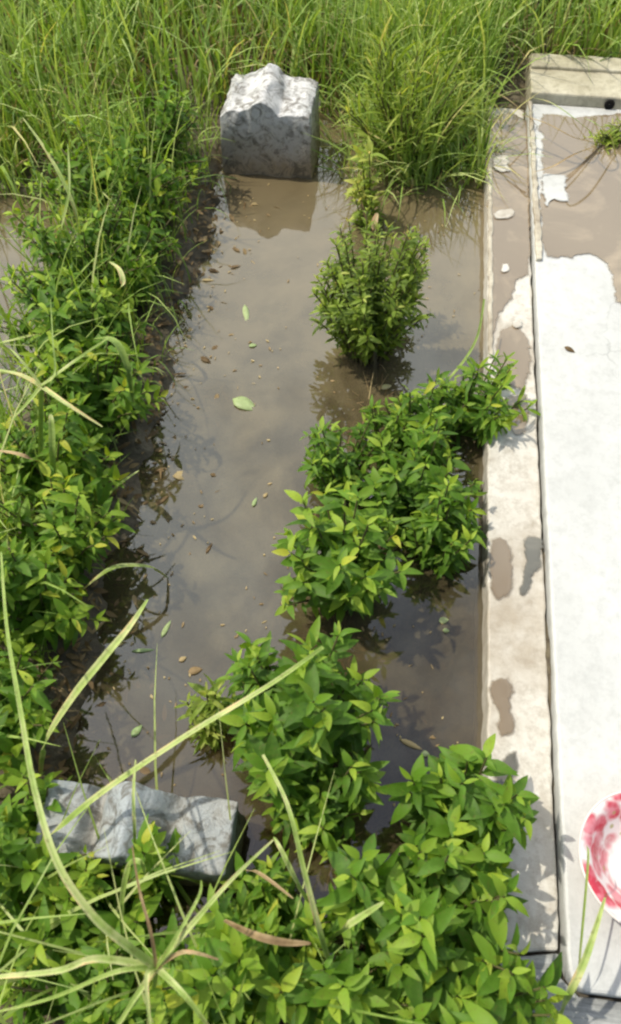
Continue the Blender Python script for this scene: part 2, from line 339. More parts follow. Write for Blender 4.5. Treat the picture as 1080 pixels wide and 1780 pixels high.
# ---------------------------------------------------------------- gravestones
def gravestone(x0, x1, y0, y1, z1, prof, label, seed, rot=0):
    """front face at y0; prof = [(u, extra height)] along the width; extruded to y1"""
    cx, cy = (x0 + x1) / 2, (y0 + y1) / 2
    us = np.linspace(0, 1, 41); hs = np.interp(us, [p[0] for p in prof], [p[1] for p in prof])
    hs = np.convolve(np.pad(hs, 1, 'edge'), [.15, .7, .15], 'valid')
    ts = np.linspace(0, 1, 13); zs = np.linspace(0, 1, 14); v = []; idx = {}; f = []
    def P(u, t, s, h):
        x = x0 + (x1 - x0) * u; y = y0 + (y1 - y0) * t; z = -.2 + (z1 + h + .2) * s
        taper = .012 * (1 - s)
        x += (u - .5) * -taper * 2 * -1; k = .0085 if seed == 3 else .0055
        q = noise.noise_vector(Vector((x * 14 + seed, y * 14, z * 14))) * k + noise.noise_vector(Vector((x * 45 + seed, y * 45, z * 45))) * k * .6
        return (x + q.x - cx, y + q.y - cy, z + q.z)
    def grid(fn, a, b, flip=False):
        base = len(v)
        for j in range(b):
            for i in range(a): v.append(fn(i, j))
        for j in range(b - 1):
            for i in range(a - 1):
                q = (base + j * a + i, base + j * a + i + 1, base + (j + 1) * a + i + 1, base + (j + 1) * a + i); f.append(q[::-1] if flip else q)
    nu, nt_, nz = len(us), len(ts), len(zs)
    grid(lambda i, j: P(us[i], ts[j], 1, hs[i]), nu, nt_)
    grid(lambda i, j: P(us[i], 0, zs[j], hs[i]), nu, nz)
    grid(lambda i, j: P(us[i], 1, zs[j], hs[i]), nu, nz, True)
    grid(lambda i, j: P(0, ts[i], zs[j], hs[0]), nt_, nz, True)
    grid(lambda i, j: P(1, ts[i], zs[j], hs[-1]), nt_, nz)
    o = link('gravestone', mesh_of(v, f), M['stone' if seed == 3 else 'stone_shaded']); o.location = (cx, cy, 0); o.rotation_euler.z = rot
    wl = o.modifiers.new('weld', 'WELD'); wl.merge_threshold = .0005
    b = o.modifiers.new('bevel', 'BEVEL'); b.width = .010; b.segments = 3; b.limit_method = 'ANGLE'; b.angle_limit = R(40)
    return tag(o, label, 'gravestone', 'gravestones of the flooded grave')
gravestone(-.530, -.262, 2.20, 2.41, .20, [(0, -.02), (.06, 0), (.27, .004), (.34, .016), (.43, .036), (.51, .038), (.60, .016), (.66, -.004), (.70, 0), (.92, .002), (1, -.008)],
           'whitewashed gravestone with a pointed top, mud stained, at the far end of the flooded grave', 3)
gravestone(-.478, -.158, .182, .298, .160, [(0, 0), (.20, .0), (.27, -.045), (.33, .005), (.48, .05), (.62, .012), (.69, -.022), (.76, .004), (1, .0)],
           'speckled shade tinted grey gravestone with a scalloped top, partly covered by leaves, at the near end', 11, 0)

# ---------------------------------------------------------------- foliage
LT = np.linspace(0, 1, 6)
def leaves_mesh(P, D, N, L, W, rnd, curl=.25, fold=.25, shape='ovate'):
    """P base, D direction, N normal (n,3); L, W, rnd (n,)"""
    n = len(P); D = D / np.linalg.norm(D, axis=1, keepdims=True)
    Sd = np.cross(D, N); Sd /= np.linalg.norm(Sd, axis=1, keepdims=True) + 1e-9
    N = np.cross(Sd, D)
    wp = (np.sin(np.pi * LT ** .75) ** .85 + .04) if shape == 'ovate' else (np.sin(np.pi * (LT * .93 + .05)) ** .6)
    wp[-1] = .02; cr = np.broadcast_to(curl, (n,))
    verts = np.empty((n, 6, 3, 3))
    for i, s in enumerate(LT):
        cen = P + D * (L * (s - .12 * s ** 3 * cr))[:, None] - N * (cr * L * s * s)[:, None]
        for j, k in enumerate((-1, 0, 1)):
            verts[:, i, j] = cen + Sd * (k * W * wp[i] * .5)[:, None] + N * (abs(k) * fold * W * wp[i] * .5)[:, None]
    base = (np.arange(n) * 18)[:, None]
    q = np.array([(i * 3 + j, i * 3 + j + 1, (i + 1) * 3 + j + 1, (i + 1) * 3 + j) for i in range(5) for j in range(2)])
    faces = (base[:, :, None] + q[None]).reshape(-1, 4)
    return verts.reshape(-1, 3), faces, np.repeat(rnd, 18)
def fast_mesh(v, f, rnd):
    me = bpy.data.meshes.new('foliage'); me.vertices.add(len(v)); me.vertices.foreach_set('co', np.asarray(v, np.float32).ravel())
    me.loops.add(f.size); me.loops.foreach_set('vertex_index', f.astype(np.int32).ravel())
    me.polygons.add(len(f)); me.polygons.foreach_set('loop_start', np.arange(0, f.size, 4, dtype=np.int32))
    me.polygons.foreach_set('use_smooth', np.ones(len(f), bool))
    me.update(calc_edges=True)
    a = me.attributes.new('rnd', 'FLOAT', 'POINT'); a.data.foreach_set('value', rnd.astype(np.float32)); return me
def tubes_mesh(paths, r0, r1, n=5, rn=None):
    v = []; f = []; rr = []
    for pi_, p in enumerate(paths):
        p = np.asarray(p); b = len(v); m = len(p)
        for i in range(m):
            t = p[min(i + 1, m - 1)] - p[max(i - 1, 0)]; t = t / (np.linalg.norm(t) + 1e-9)
            a = np.cross(t, [.3, .9, .1]); a /= np.linalg.norm(a) + 1e-9; c = np.cross(t, a); r = r0 + (r1 - r0) * i / (m - 1)
            for k in range(n):
                an = 2 * math.pi * k / n; v.append(p[i] + (a * math.cos(an) + c * math.sin(an)) * r); rr.append(.5 if rn is None else rn)
        for i in range(m - 1):
            for k in range(n): f.append((b + i * n + k, b + i * n + (k + 1) % n, b + (i + 1) * n + (k + 1) % n, b + (i + 1) * n + k))
    return fast_mesh(np.array(v), np.array(f), np.array(rr))

def bush(label, px, py, rx, ry, h, nst=14, ll=.06, lw=.027, mat='leaf', group='leafy bushes along the flooded grave', seed=0, lean=(0, 0), shape='ovate', up=.35, tmin=.25, z0=None, name='leafy_bush', gap=.30, bright=0.0, cat='bush', curl=.28):
    g = np.random.default_rng(seed + 100); nst = int(nst * 1.65); ll *= .77; lw *= .76
    c = at(px, py, h * .6); bx, by = c[0] - lean[0] * .6, c[1] - lean[1] * .6
    zb = height(bx, by) - .01 if z0 is None else z0
    P, D, N, L, W, Rn, paths = [], [], [], [], [], [], []
    sub = [(math.sqrt(g.random()) * 1.0, g.uniform(0, 6.28)) for _ in range(max(3, nst // 5))]; sub = np.array([(q * math.cos(b_), q * math.sin(b_), g.uniform(.8, 1.15)) for q, b_ in sub])
    for k in range(nst):
        a = 2.399963 * k + g.uniform(-.3, .3); r = math.sqrt((k + .5) / nst) * g.uniform(.85, 1.1)
        hh = h * (1 - .42 * r * r) * g.uniform(.62, 1.18); a += g.normal(0, .35); sk = g.uniform(.72, 1.2)
        tip = np.array([lean[0] + rx * r * math.cos(a), lean[1] + ry * r * math.sin(a), hh])
        qx, qy = r * math.cos(a), r * math.sin(a); j_ = int(np.argmin((sub[:, 0] - qx) ** 2 + (sub[:, 1] - qy) ** 2)); pl = g.uniform(.2, .7)
        tip[0] += rx * (sub[j_, 0] - qx) * pl; tip[1] += ry * (sub[j_, 1] - qy) * pl; tip[2] *= sub[j_, 2]
        b0 = np.array([rx * .16 * r * math.cos(a), ry * .16 * r * math.sin(a), zb])
        ct = (b0 + tip) / 2 + np.array([-.15 * tip[0], -.15 * tip[1], .12 * h])
        ts = np.linspace(0, 1, 9); pth = np.array([(1 - t) ** 2 * b0 + 2 * t * (1 - t) * ct + t * t * tip for t in ts]); paths.append(pth)
        Ls = np.linalg.norm(tip - b0); nn = max(3, int(Ls * (1 - tmin) / (ll * gap)))
        phi = g.uniform(0, 6.28)
        for i in range(nn + 1):
            t = tmin + (1 - tmin) * i / nn; p = (1 - t) ** 2 * b0 + 2 * t * (1 - t) * ct + t * t * tip
            tg = 2 * (1 - t) * (ct - b0) + 2 * t * (tip - ct); tg /= np.linalg.norm(tg)
            phi += 1.57 + g.uniform(-.35, .35); u1 = np.cross(tg, [0.3, .2, 1.0]); u1 /= np.linalg.norm(u1) + 1e-9; u2 = np.cross(tg, u1)
            last = i == nn
            for q in range(3 if last else 2):
                if not last and g.random() < .14: continue
                an = phi + q * (2.09 if last else 3.1416) + g.uniform(-.6, .6)
                out = u1 * math.cos(an) + u2 * math.sin(an)
                uu = up + g.uniform(-.7, .45) + (.6 if last else 0)
                d = out + tg * uu + np.array([0, 0, .15]); sz = sk * g.uniform(.55, 1.2) * (.68 if last else (1 - .25 * (1 - t)))
                P.append(p + out * .002); D.append(d); nv = tg * .8 + np.array([0, 0, .8]) + g.normal(0, .42, 3); N.append(nv)
                L.append(ll * sz); W.append(lw * sz * g.uniform(.62, 1.0))
                Rn.append(min(1, max(0, .02 + .5 * g.random() ** 1.2 + (.26 if last else 0) + .16 * t + bright + (.4 if g.random() < .015 else 0))))
    loc = np.array([bx, by, 0.0])
    root = empty(name, tuple(loc), label, cat, group)
    v, f, r = leaves_mesh(np.array(P), np.array(D), np.array(N), np.array(L), np.array(W), np.array(Rn), curl=g.uniform(-.05, curl * 2.6, len(P)), fold=.34, shape=shape)
    link('foliage', fast_mesh(v, f, r), M[mat], root)
    link('stem', tubes_mesh(paths, .0035, .0016), M['stem'], root)
    return root
# left row, far to near
LG, RG = 'leafy bushes on the left bank', 'leafy bushes between the grave and the tomb'
B = [
 ('low bush at the left bank just below and left of the far gravestone', 268, 250, .17, .17, .26, 26, .05, .02, LG),
 ('wide bush on the left bank under tall grass, second from the far end', 195, 325, .23, .17, .27, 32, .052, .022, LG),
 ('bush on the left bank with yellowish tips beside the far left puddle', 140, 455, .17, .16, .28, 28, .055, .022, LG),
 ('bright bush on the left bank overhanging the submerged litter', 222, 425, .13, .15, .25, 22, .052, .021, LG),
 ('tall bush on the left bank above the radiating sedge', 128, 560, .17, .15, .29, 28, .056, .024, LG),
 ('dark green bush at the waterline level with the pale floating leaf', 158, 685, .15, .15, .26, 24, .062, .026, LG),
 ('bush at the left edge behind the sedge stem', 70, 800, .15, .13, .30, 17, .062, .026, LG),
 ('rounded bush on the left bank above the arching blade', 95, 920, .13, .12, .30, 18, .064, .028, LG),
 ('bush on the left bank over the dark hollow', 55, 1040, .12, .09, .30, 15, .062, .027, LG),
 ('bush at the left frame edge crossed by the thick sedge blade', -25, 1230, .12, .14, .30, 14, .062, .028, LG),
 ('bush in the near left corner beside the near gravestone', 40, 1480, .13, .13, .24, 20, .062, .028, LG),
 ('low bush under the sedge in the near left corner', 110, 1590, .13, .10, .22, 16, .062, .028, LG),
 ('leafy sprig in front of the near gravestone', 262, 1480, .065, .06, .21, 8, .055, .026, LG),
 ('bush below the sedge head at the near edge', 400, 1690, .12, .08, .30, 16, .068, .032, LG),
 ('dark low bush at the bottom edge left of centre', 290, 1795, .14, .07, .22, 12, .062, .028, LG),
 ('large leafed bush overhanging the grey water at the middle of the grave', 600, 960, .13, .13, .30, 20, .070, .031, RG),
 ('bright bush beside the kerb behind the large leafed one', 725, 830, .12, .15, .20, 24, .060, .026, RG),
 ('small bush with thin pale tips at the middle of the grave', 590, 800, .10, .09, .18, 14, .05, .018, RG),
 ('bush leaning over the kerb joint beside the oval puddle', 765, 925, .07, .09, .18, 12, .058, .024, RG),
 ('broad drooping bush left of the dark channel crossed by a long stalk', 510, 1235, .15, .13, .32, 32, .072, .031, RG),
 ('low part shaded bush tucked under the drooping one', 555, 1390, .08, .09, .22, 13, .06, .027, RG),
 ('bush overhanging the foot of the kerb', 815, 1425, .10, .105, .30, 20, .064, .029, RG),
 ('broad leafed bush with two bright leaves at the near edge', 745, 1590, .125, .12, .34, 22, .076, .036, RG),
 ('bush at the bottom edge beside the grey kerb', 800, 1760, .13, .07, .30, 16, .068, .032, RG),
 ('low bush filling the gap under the bent stalk', 470, 1600, .10, .08, .20, 14, .062, .028, LG),
 ('bush at the bottom edge under the sedge head', 180, 1740, .14, .09, .22, 16, .062, .028, LG),
 ('dark bush at the bottom edge in the centre', 600, 1730, .10, .08, .26, 14, .066, .031, RG),
]
for i, (lb, px, py, rx, ry, h, ns, ll, lw, gr) in enumerate(B):
    rx *= 1.17; ry *= 1.14; ns = int(ns * 1.22)
    bush(lb, px, py, rx, ry, h, ns, ll, lw, 'leaf', gr, i, gap=.36, bright=(.03 if gr == RG else .09))
bush('upright small leafed shrub standing in the water before the far gravestone', 645, 500, .17, .19, .34, 60, .038, .014, 'leaf_yellow', RG, 60, (0, .03), 'lance', .9, .35, None, 'small_leafed_shrub', .34, -.12)
bush('pale thin leafed weed clump merging into the far grass right of the far gravestone', 712, 185, .20, .19, .33, 30, .12, .011, 'leaf_yellow', RG, 61, (0, 0), 'lance', 1.5, .2, None, 'willowy_shrub', .26, 0)
bush('yellow green sprig standing up from the small leafed shrub', 640, 320, .06, .05, .22, 6, .06, .024, 'leaf_yellow', RG, 62, (-.03, 0), 'ovate', .8, .3, None, 'leafy_sprig', .32, .15)
bush('leafy sprig reaching over the kerb at the curved stem', 835, 690, .11, .12, .17, 14, .06, .018, 'leaf', RG, 63, (.03, 0), 'lance', .5, .3, None, 'leafy_sprig', .32, .12)
bush('small bush at the waterline below the small leafed shrub', 730, 715, .12, .11, .18, 16, .052, .02, 'leaf', RG, 64, (0, 0), 'ovate', .5, .3, None, 'leafy_sprig', .32, .05)
bush('yellow weed spilling over the far right corner of the slab', 1062, 250, .09, .09, .12, 14, .05, .012, 'leaf_yellow', None, 65, (0, 0), 'lance', .5, .1, ZS, 'yellow_weed', .3, .2, 'weed')
bush('dark weed at the right edge beside the muddy puddle', 1095, 360, .06, .06, .10, 8, .04, .012, 'leaf', None, 66, (0, 0), 'lance', .5, .1, ZS, 'green_weed', .3, -.1, 'weed')
bush('sparse sprig on the mud ridge just below the small leafed shrub', 672, 745, .08, .09, .15, 8, .048, .018, 'leaf', RG, 68, (0, 0), 'ovate', .5, .3, None, 'leafy_sprig', .34, .05)
bush('thin dry tipped sprig over the water left of the drooping bush', 360, 1250, .06, .05, .14, 6, .045, .014, 'leaf_yellow', RG, 67, (0, 0), 'lance', .6, .3, -.1, 'leafy_sprig', .3, .1)

# ---- grass: mass of blades
def blade_field(name, label, pts, hmin, hmax, wmm, mat, seed, lean=.35, rb=0.0):
    g = np.random.default_rng(seed); n = len(pts); pts = np.asarray(pts)
    seg = 5; a = g.uniform(0, 6.283, n); L = g.uniform(hmin, hmax, n); ln = np.abs(g.normal(0, lean, n)) + .08
    dirh = np.stack([np.cos(a), np.sin(a), np.zeros(n)], 1); sa = a + 1.57 + g.normal(0, .5, n); side = np.stack([np.cos(sa), np.sin(sa), np.zeros(n)], 1)
    W = wmm / 1000 * g.uniform(.6, 1.3, n); v = np.empty((n, seg + 1, 2, 3))
    for i in range(seg + 1):
        s = i / seg; th = ln * s * 1.5
        cen = pts + dirh * (L * s * np.sin(th) * .8)[:, None] + np.array([0, 0, 1.0]) * (L * s * np.cos(th * .75))[:, None]
        ww = W * (1 - s ** 2.2) * .5 + .0003
        v[:, i, 0] = cen - side * ww[:, None]; v[:, i, 1] = cen + side * ww[:, None]
    base = (np.arange(n) * 2 * (seg + 1))[:, None]; q = np.array([(i * 2, i * 2 + 1, i * 2 + 3, i * 2 + 2) for i in range(seg)])
    f = (base[:, :, None] + q[None]).reshape(-1, 4); r = np.clip(g.normal(.45 + rb, .25, n), 0, 1)
    o = link(name, fast_mesh(v.reshape(-1, 3), f, np.repeat(r, 2 * (seg + 1))), M[mat]); return tag(o, label, 'grass', None, 'stuff')
def scatter(n, x0, x1, y0, y1, ok, seed, clump=0.0):
    g = np.random.default_rng(seed); out = []; tr = 0
    while len(out) < n and tr < n * 30:
        tr += 1; x, y = g.uniform(x0, x1), g.uniform(y0, y1)
        if ok(x, y) and (clump == 0 or fbm(x, y, 3.5, seed) * clump + g.random() > .45): out.append((x, y, height(x, y) - .01))
    return out
def in_back(x, y):
    if y > 2.80: return True
    if XL - .02 < x < 1.8: return False
    if -.55 < x < -.17 and y < 2.47: return False
    return y > 2.50 or (x < -.92 and y > 2.06) or (x < -.6 and y > 2.42) or (x > 1.8)
blade_field('grass', 'tall bright grass filling the ground behind the grave', scatter(21000, -2.6, 2.2, 2.0, 5.2, in_back, 1, .5), .16, .44, 9, 'grass', 1, .5)
blade_field('grass', 'dry straw blades mixed low in the grass behind the grave', scatter(5200, -2.2, 2.0, 2.0, 4.2, in_back, 2, .5), .10, .30, 5, 'dry', 2, .8)
blade_field('grass', 'short grass on the ground left of the bushes', scatter(8200, -2.2, -.66, -.6, 2.3, lambda x, y: not (x < -.82 and 1.15 < y < 1.98) or random.random() < .06, 3, .5), .08, .30, 5.5, 'grass', 3, .5)
blade_field('grass', 'sparse short grass at the near edge', scatter(1500, -.9, .26, -.7, .12, lambda x, y: True, 4, .6), .05, .18, 4.5, 'grass', 4, .6)
blade_field('grass', 'thin dry tufts on the mud ridge under the bushes', [(x, y, height(x, y)) for x, y in [(ridge_x(yy) + rng.normal(0, .035), yy) for yy in rng.uniform(.2, 2.4, 420)]], .03, .11, 3, 'dry', 5, .9, .1)
blade_field('grass', 'short grass along the left bank foot of the bushes', [(x, y, height(x, y)) for x, y in [(-.64 + rng.normal(0, .04), yy) for yy in rng.uniform(.2, 2.4, 900)]], .04, .16, 3.5, 'grass', 6, .8, -.1)

blade_field('grass', 'pale grass clump hanging toward the water beside the far end of the tomb', [(x, y, height(x, y)) for x, y in zip(np.clip(rng.normal(.06, .12, 2200), -.17, .26), rng.uniform(2.2, 2.9, 2200))], .15, .40, 8, 'grass', 8, .6, .12)
blade_field('grass', 'mid height grass growing up through the left row of bushes', [(x, y, height(x, y)) for x, y in [(rng.uniform(-.95, -.66), yy) for yy in rng.uniform(.1, 2.3, 320)]], .15, .38, 5, 'grass', 7, .45, .05)
g = np.random.default_rng(5)
blade_field('grass', 'long thin pale blades tangled over the bushes in the near left corner', [(x, y, height(x, y)) for x, y in zip(g.uniform(-.62, -.02, 95), g.uniform(-.12, .20, 95))], .34, .58, 6, 'stalk', 9, .75, .05)
blade_field('grass', 'long pale blades leaning across the left row of bushes', [(x, y, height(x, y)) for x, y in zip(g.uniform(-.95, -.62, 90), g.uniform(.3, 2.1, 90))], .28, .46, 6, 'stalk', 10, .8, .05)
# ---- single stalks and blades, each of them a thing
def smooth_path(P, k=5):
    P = [np.asarray(p, float) for p in P]; out = []; n = len(P)
    for i in range(n - 1):
        p0, p1, p2, p3 = P[max(i - 1, 0)], P[i], P[i + 1], P[min(i + 2, n - 1)]
        for t in np.arange(k) / k: out.append(.5 * ((2 * p1) + (-p0 + p2) * t + (2 * p0 - 5 * p1 + 4 * p2 - p3) * t * t + (-p0 + 3 * p1 - 3 * p2 + p3) * t ** 3))
    out.append(P[-1]); return np.array(out)
def ribbon(P, wid, rn=.6, fold=.30):
    """keeled blade with real thickness; wid = function of 0..1 in metres"""
    P = smooth_path(P, 9); n = len(P); v = []; f = []
    for i in range(n):
        t = P[min(i + 1, n - 1)] - P[max(i - 1, 0)]; t /= np.linalg.norm(t) + 1e-9
        up = np.array([.12, .25, 1.0]) if abs(t[2]) < .93 else np.array([.2, -1, .1])
        s = np.cross(t, up); s /= np.linalg.norm(s) + 1e-9; nn = np.cross(s, t); w_ = wid(i / (n - 1)) / 2
        for a, b in ((-1, fold), (0, 0), (1, fold), (0, -.10)): v.append(P[i] + s * a * w_ + nn * b * w_)
    for i in range(n - 1):
        for k in range(4): f.append((i * 4 + k, i * 4 + (k + 1) % 4, (i + 1) * 4 + (k + 1) % 4, (i + 1) * 4 + k))
    me = fast_mesh(np.array(v), np.array(f), np.full(len(v), rn) + rng.normal(0, .02, len(v)) + np.tile([.16, -.22, -.05, -.2], len(v) // 4) + np.repeat(np.convolve(rng.normal(0, .35, n + 4), np.ones(5) / 5, 'valid'), 4))
    me.polygons.foreach_set('use_smooth', [False] * len(me.polygons)); return me
def T(w0, w1=.1, mid=1.0): return lambda s: w0 * (w1 + (1 - w1) * (1 - s) ** .7) * (1 if s > .1 else mid)
def Bl(w0): return lambda s: w0 * (math.sin(math.pi * min(1, s * .9 + .07)) ** .7 + .05)
def stalk(name, label, pts, wid, mat='stalk', rn=.6, group=None, parent=None, cat='grass blade'):
    P = [at(*p) for p in pts]; o = link(name, ribbon(P, wid, rn), M[mat], parent)
    if parent is None: tag(o, label, cat, group)
    return o
SG = 'radiating sedges'
def sedge(label, hub, foot, arms, w=.009):
    r = empty('sedge', (0, 0, 0), label, 'sedge', SG)
    stalk('stem', None, [foot, ((foot[0] + hub[0]) / 2, (foot[1] + hub[1]) / 2, hub[2] * .55), hub], lambda s: w * .8, 'stalk', .45, None, r)
    for pts, ww, mt, rn in arms: stalk('bract', None, [hub] + pts, T(ww, .25), mt, rn, None, r)
    return r
hz = .42
sedge('large sedge head with long green blades spreading over the near left corner', (272, 1682, hz), (262, 1760, .0), [
    ([(215, 1640, .47), (160, 1590, .5), (100, 1500, .52), (60, 1370, .52), (35, 1230, .50), (12, 1090, .46), (2, 960, .40)], .011, 'stalk', .62),
    ([(170, 1667, .45), (100, 1688, .46), (0, 1698, .44), (-60, 1705, .42)], .010, 'stalk', .75),
    ([(330, 1612, .46), (400, 1532, .44), (475, 1460, .38)], .0085, 'stalk', .8),
    ([(235, 1735, .44), (195, 1800, .42)], .009, 'stalk', .8),
    ([(325, 1735, .43), (380, 1810, .40)], .009, 'stalk', .7),
    ([(262, 1620, .46), (242, 1545, .46), (230, 1470, .42)], .005, 'dry', .5),
    ([(320, 1655, .45), (380, 1668, .44)], .007, 'dry', .7),
    ([(200, 1690, .44), (90, 1735, .4), (-10, 1760, .36)], .007, 'stalk', .7),
    ([(300, 1640, .46), (345, 1560, .46), (350, 1530, .44)], .006, 'stalk', .6),
    ([(255, 1700, .44), (262, 1790, .42)], .008, 'stalk', .85)], .008)
sedge('pale star shaped sedge head over the left bank', (72, 672, .42), (70, 880, .0), [
    ([(35, 652, .43), (-20, 640, .42)], .013, 'stalk', .95),
    ([(130, 628, .45), (188, 588, .44)], .010, 'stalk', .7),
    ([(120, 705, .43), (178, 742, .40)], .012, 'stalk', .85),
    ([(35, 715, .42), (5, 745, .38)], .008, 'stalk', .6),
    ([(40, 630, .45), (18, 606, .45)], .007, 'stalk', .8),
    ([(95, 650, .44), (92, 590, .44), (88, 520, .40)], .005, 'stalk', .5)], .012)
GB = 'single blades crossing the grave'
stalk('grass_stalk', 'long pale stalk running diagonally from the near gravestone to the drooping bush', [(70, 1466, .05), (100, 1442, .22), (180, 1376, .28), (330, 1275, .34), (470, 1190, .37), (562, 1125, .36)], lambda s: .0125 * (1 - .5 * s), 'stalk', .8, GB)
stalk('grass_stalk', 'upright bent stalk right of the near gravestone', [(610, 1790, .02), (580, 1700, .2), (556, 1620, .30), (530, 1520, .36), (500, 1400, .38), (457, 1312, .36)], lambda s: .0125 * (1 - .65 * s), 'stalk', .65, GB)
stalk('grass_stalk', 'broad curved blade over the dark hollow on the left bank', [(70, 1350, .05), (80, 1290, .2), (125, 1215, .28), (180, 1145, .32), (225, 1090, .33), (257, 1042, .31)], Bl(.0135), 'stalk', .75, GB)
stalk('grass_stalk', 'thin arching blade dipping into the water from the left bank', [(120, 1050, .05), (165, 1008, .13), (205, 985, .15), (262, 986, .10), (292, 1004, .0)], Bl(.010), 'stalk', .7, GB)
stalk('grass_stalk', 'thin blade reaching over the waterline below the dark green bush', [(130, 930, .02), (165, 890, .10), (205, 845, .16), (242, 818, .18)], Bl(.008), 'stalk', .6, GB)
stalk('grass_stalk', 'short bent blade in front of the leafy sprig', [(212, 1625, .18), (213, 1560, .30), (226, 1503, .36), (246, 1500, .37), (252, 1520, .33)], Bl(.008), 'stalk', .6, GB)
stalk('grass_stalk', 'thin pale vertical blade over the near gravestone', [(236, 1520, .1), (234, 1440, .3), (232, 1380, .32), (236, 1320, .30)], Bl(.005), 'stalk', .8, GB)
stalk('grass_stalk', 'short pale blade poking from the bush at the near edge', [(560, 1640, .1), (600, 1612, .3), (668, 1568, .33)], Bl(.010), 'stalk', .85, GB)
stalk('grass_stalk', 'thin pale twig crossing the dark water right of the near gravestone', [(420, 1512, .1), (450, 1518, .22), (510, 1562, .24)], Bl(.006), 'dry', .8, GB)
stalk('grass_stalk', 'tan curved blade in the bush below the sedge head', [(390, 1600, .30), (440, 1625, .36), (490, 1638, .37), (540, 1640, .36)], Bl(.010), 'dry', .6, GB)
stalk('grass_stalk', 'thin blade rising beside the bent stalk', [(560, 1600, .1), (520, 1540, .3), (490, 1480, .34), (476, 1455, .33)], Bl(.007), 'stalk', .7, GB)
stalk('grass_stalk', 'pale green blade leaning across the corner of the slab', [(955, 1800, .1), (985, 1735, .22), (1018, 1665, .26), (1052, 1560, .26)], Bl(.011), 'stalk', .75, GB)
stalk('grass_stalk', 'thin upright blade in front of the floral bowl', [(1000, 1740, .1), (1008, 1660, .2), (1022, 1500, .26), (1020, 1470, .25)], Bl(.004), 'stalk', .6, GB)
stalk('grass_stalk', 'pale blade lying across the grass in the far left', [(155, 460, .1), (125, 350, .24), (85, 270, .30), (40, 205, .34)], Bl(.010), 'stalk', .8, GB)
stalk('grass_stalk', 'long thin blade reaching up from the bush by the far left puddle', [(90, 500, .1), (105, 410, .28), (120, 330, .36), (118, 250, .40)], Bl(.006), 'stalk', .6, GB)
stalk('grass_stalk', 'cream curled blade tip on the left bank bushes', [(185, 520, .22), (212, 498, .28), (208, 470, .30), (190, 455, .29)], Bl(.012), 'stalk', 1.0, GB)
stalk('grass_stalk', 'pale blade crossing the far left puddle', [(115, 580, .1), (60, 583, .2), (20, 592, .22), (-20, 600, .2)], Bl(.008), 'stalk', .85, GB)
stalk('grass_stalk', 'upright pale stem beside the sedge stem', [(95, 880, .05), (92, 800, .28), (90, 740, .34), (88, 720, .35)], Bl(.012), 'stalk', .5, GB)
stalk('grass_stalk', 'pinkish dry blade at the left frame edge', [(100, 815, .15), (60, 800, .3), (25, 788, .32), (-20, 782, .3)], Bl(.009), 'dry', .9, GB)
stalk('grass_stalk', 'bright blade curving along the left bank bushes', [(130, 600, .15), (165, 590, .3), (200, 595, .33), (222, 640, .30), (232, 700, .22)], Bl(.016), 'stalk', .3, GB)
for i, (lb, pts, wd, mt) in enumerate([
    ('dry stem fanning left over the end of the tomb', [(1050, 250, ZS), (1000, 240, .16), (950, 215, .18), (905, 200, .17)], .008, 'dry'),
    ('dry stem lying low over the muddy puddle', [(1050, 250, ZS), (1000, 268, .12), (960, 290, .11), (925, 300, .10)], .006, 'dry'),
    ('dry stem hanging over the kerb at the far end', [(935, 220, .08), (905, 190, .16), (870, 165, .18), (850, 160, .16)], .006, 'dry'),
    ('thin yellow stem bent toward the top of the tomb', [(1050, 250, ZS), (1010, 215, .2), (960, 180, .22), (925, 170, .2)], .006, 'stalk'),
    ('short yellow stem pointing at the drain hole', [(1070, 270, ZS), (1060, 235, .18), (1035, 215, .22), (1015, 205, .2)], .007, 'stalk')]):
    stalk('dry_straw', lb, pts, Bl(wd), mt, .8, 'dry stems over the far end of the tomb', None, 'dry stem')
stalk('bush_twig', 'curved yellowish stem rising beside the kerb', [(672, 705, .0), (740, 690, .06), (790, 648, .12), (828, 590, .16), (842, 520, .18)], lambda s: .009 * (1 - .5 * s), 'stalk', .3, None, None, 'twig')
stalk('bush_twig', 'grey woody stem under the small leafed shrub', [(652, 668, .0), (652, 620, .06), (650, 570, .12)], lambda s: .010, 'stem', .2, None, None, 'twig')
stalk('dry_reed', 'brown forked twig rising above the small leafed shrub', [(655, 440, .05), (638, 390, .12), (628, 350, .16)], lambda s: .007 * (1 - .4 * s), 'dry', .1, None, None, 'twig')
stalk('dry_reed', 'cream dry leaf beside the forked twig', [(655, 420, .1), (650, 395, .14), (656, 370, .16)], Bl(.018), 'dry', 1.0, None, None, 'dry leaf')

# ---- leaf litter on the shallow left bank
g = np.random.default_rng(21); P = []; Dn = []; Nn = []; Ls = []; Ws = []; Rr = []
for k in range(900):
    y = g.uniform(.3, 2.2); x = bank(y) + abs(g.normal(0, .105)) - .03; hh = height(x, y)
    P.append((x, y, max(hh, -.012 + g.uniform(-.014, .012)) + .004)); a = g.uniform(0, 6.28); Dn.append((math.cos(a), math.sin(a), g.normal(0, .12))); Nn.append((g.normal(0, .25), g.normal(0, .25), 1))
    Ls.append(g.uniform(.010, .042)); Ws.append(g.uniform(.003, .013)); Rr.append(g.beta(1.1, 3.0))
for k in range(260):
    y = g.uniform(.2, 2.35); x = ridge_x(y) + g.normal(0, .07); hh = height(x, y)
    P.append((x, y, max(hh, -.02) + .004)); a = g.uniform(0, 6.28); Dn.append((math.cos(a), math.sin(a), g.normal(0, .12))); Nn.append((g.normal(0, .25), g.normal(0, .25), 1))
    Ls.append(g.uniform(.015, .05)); Ws.append(g.uniform(.004, .016)); Rr.append(g.beta(1.4, 2.2))
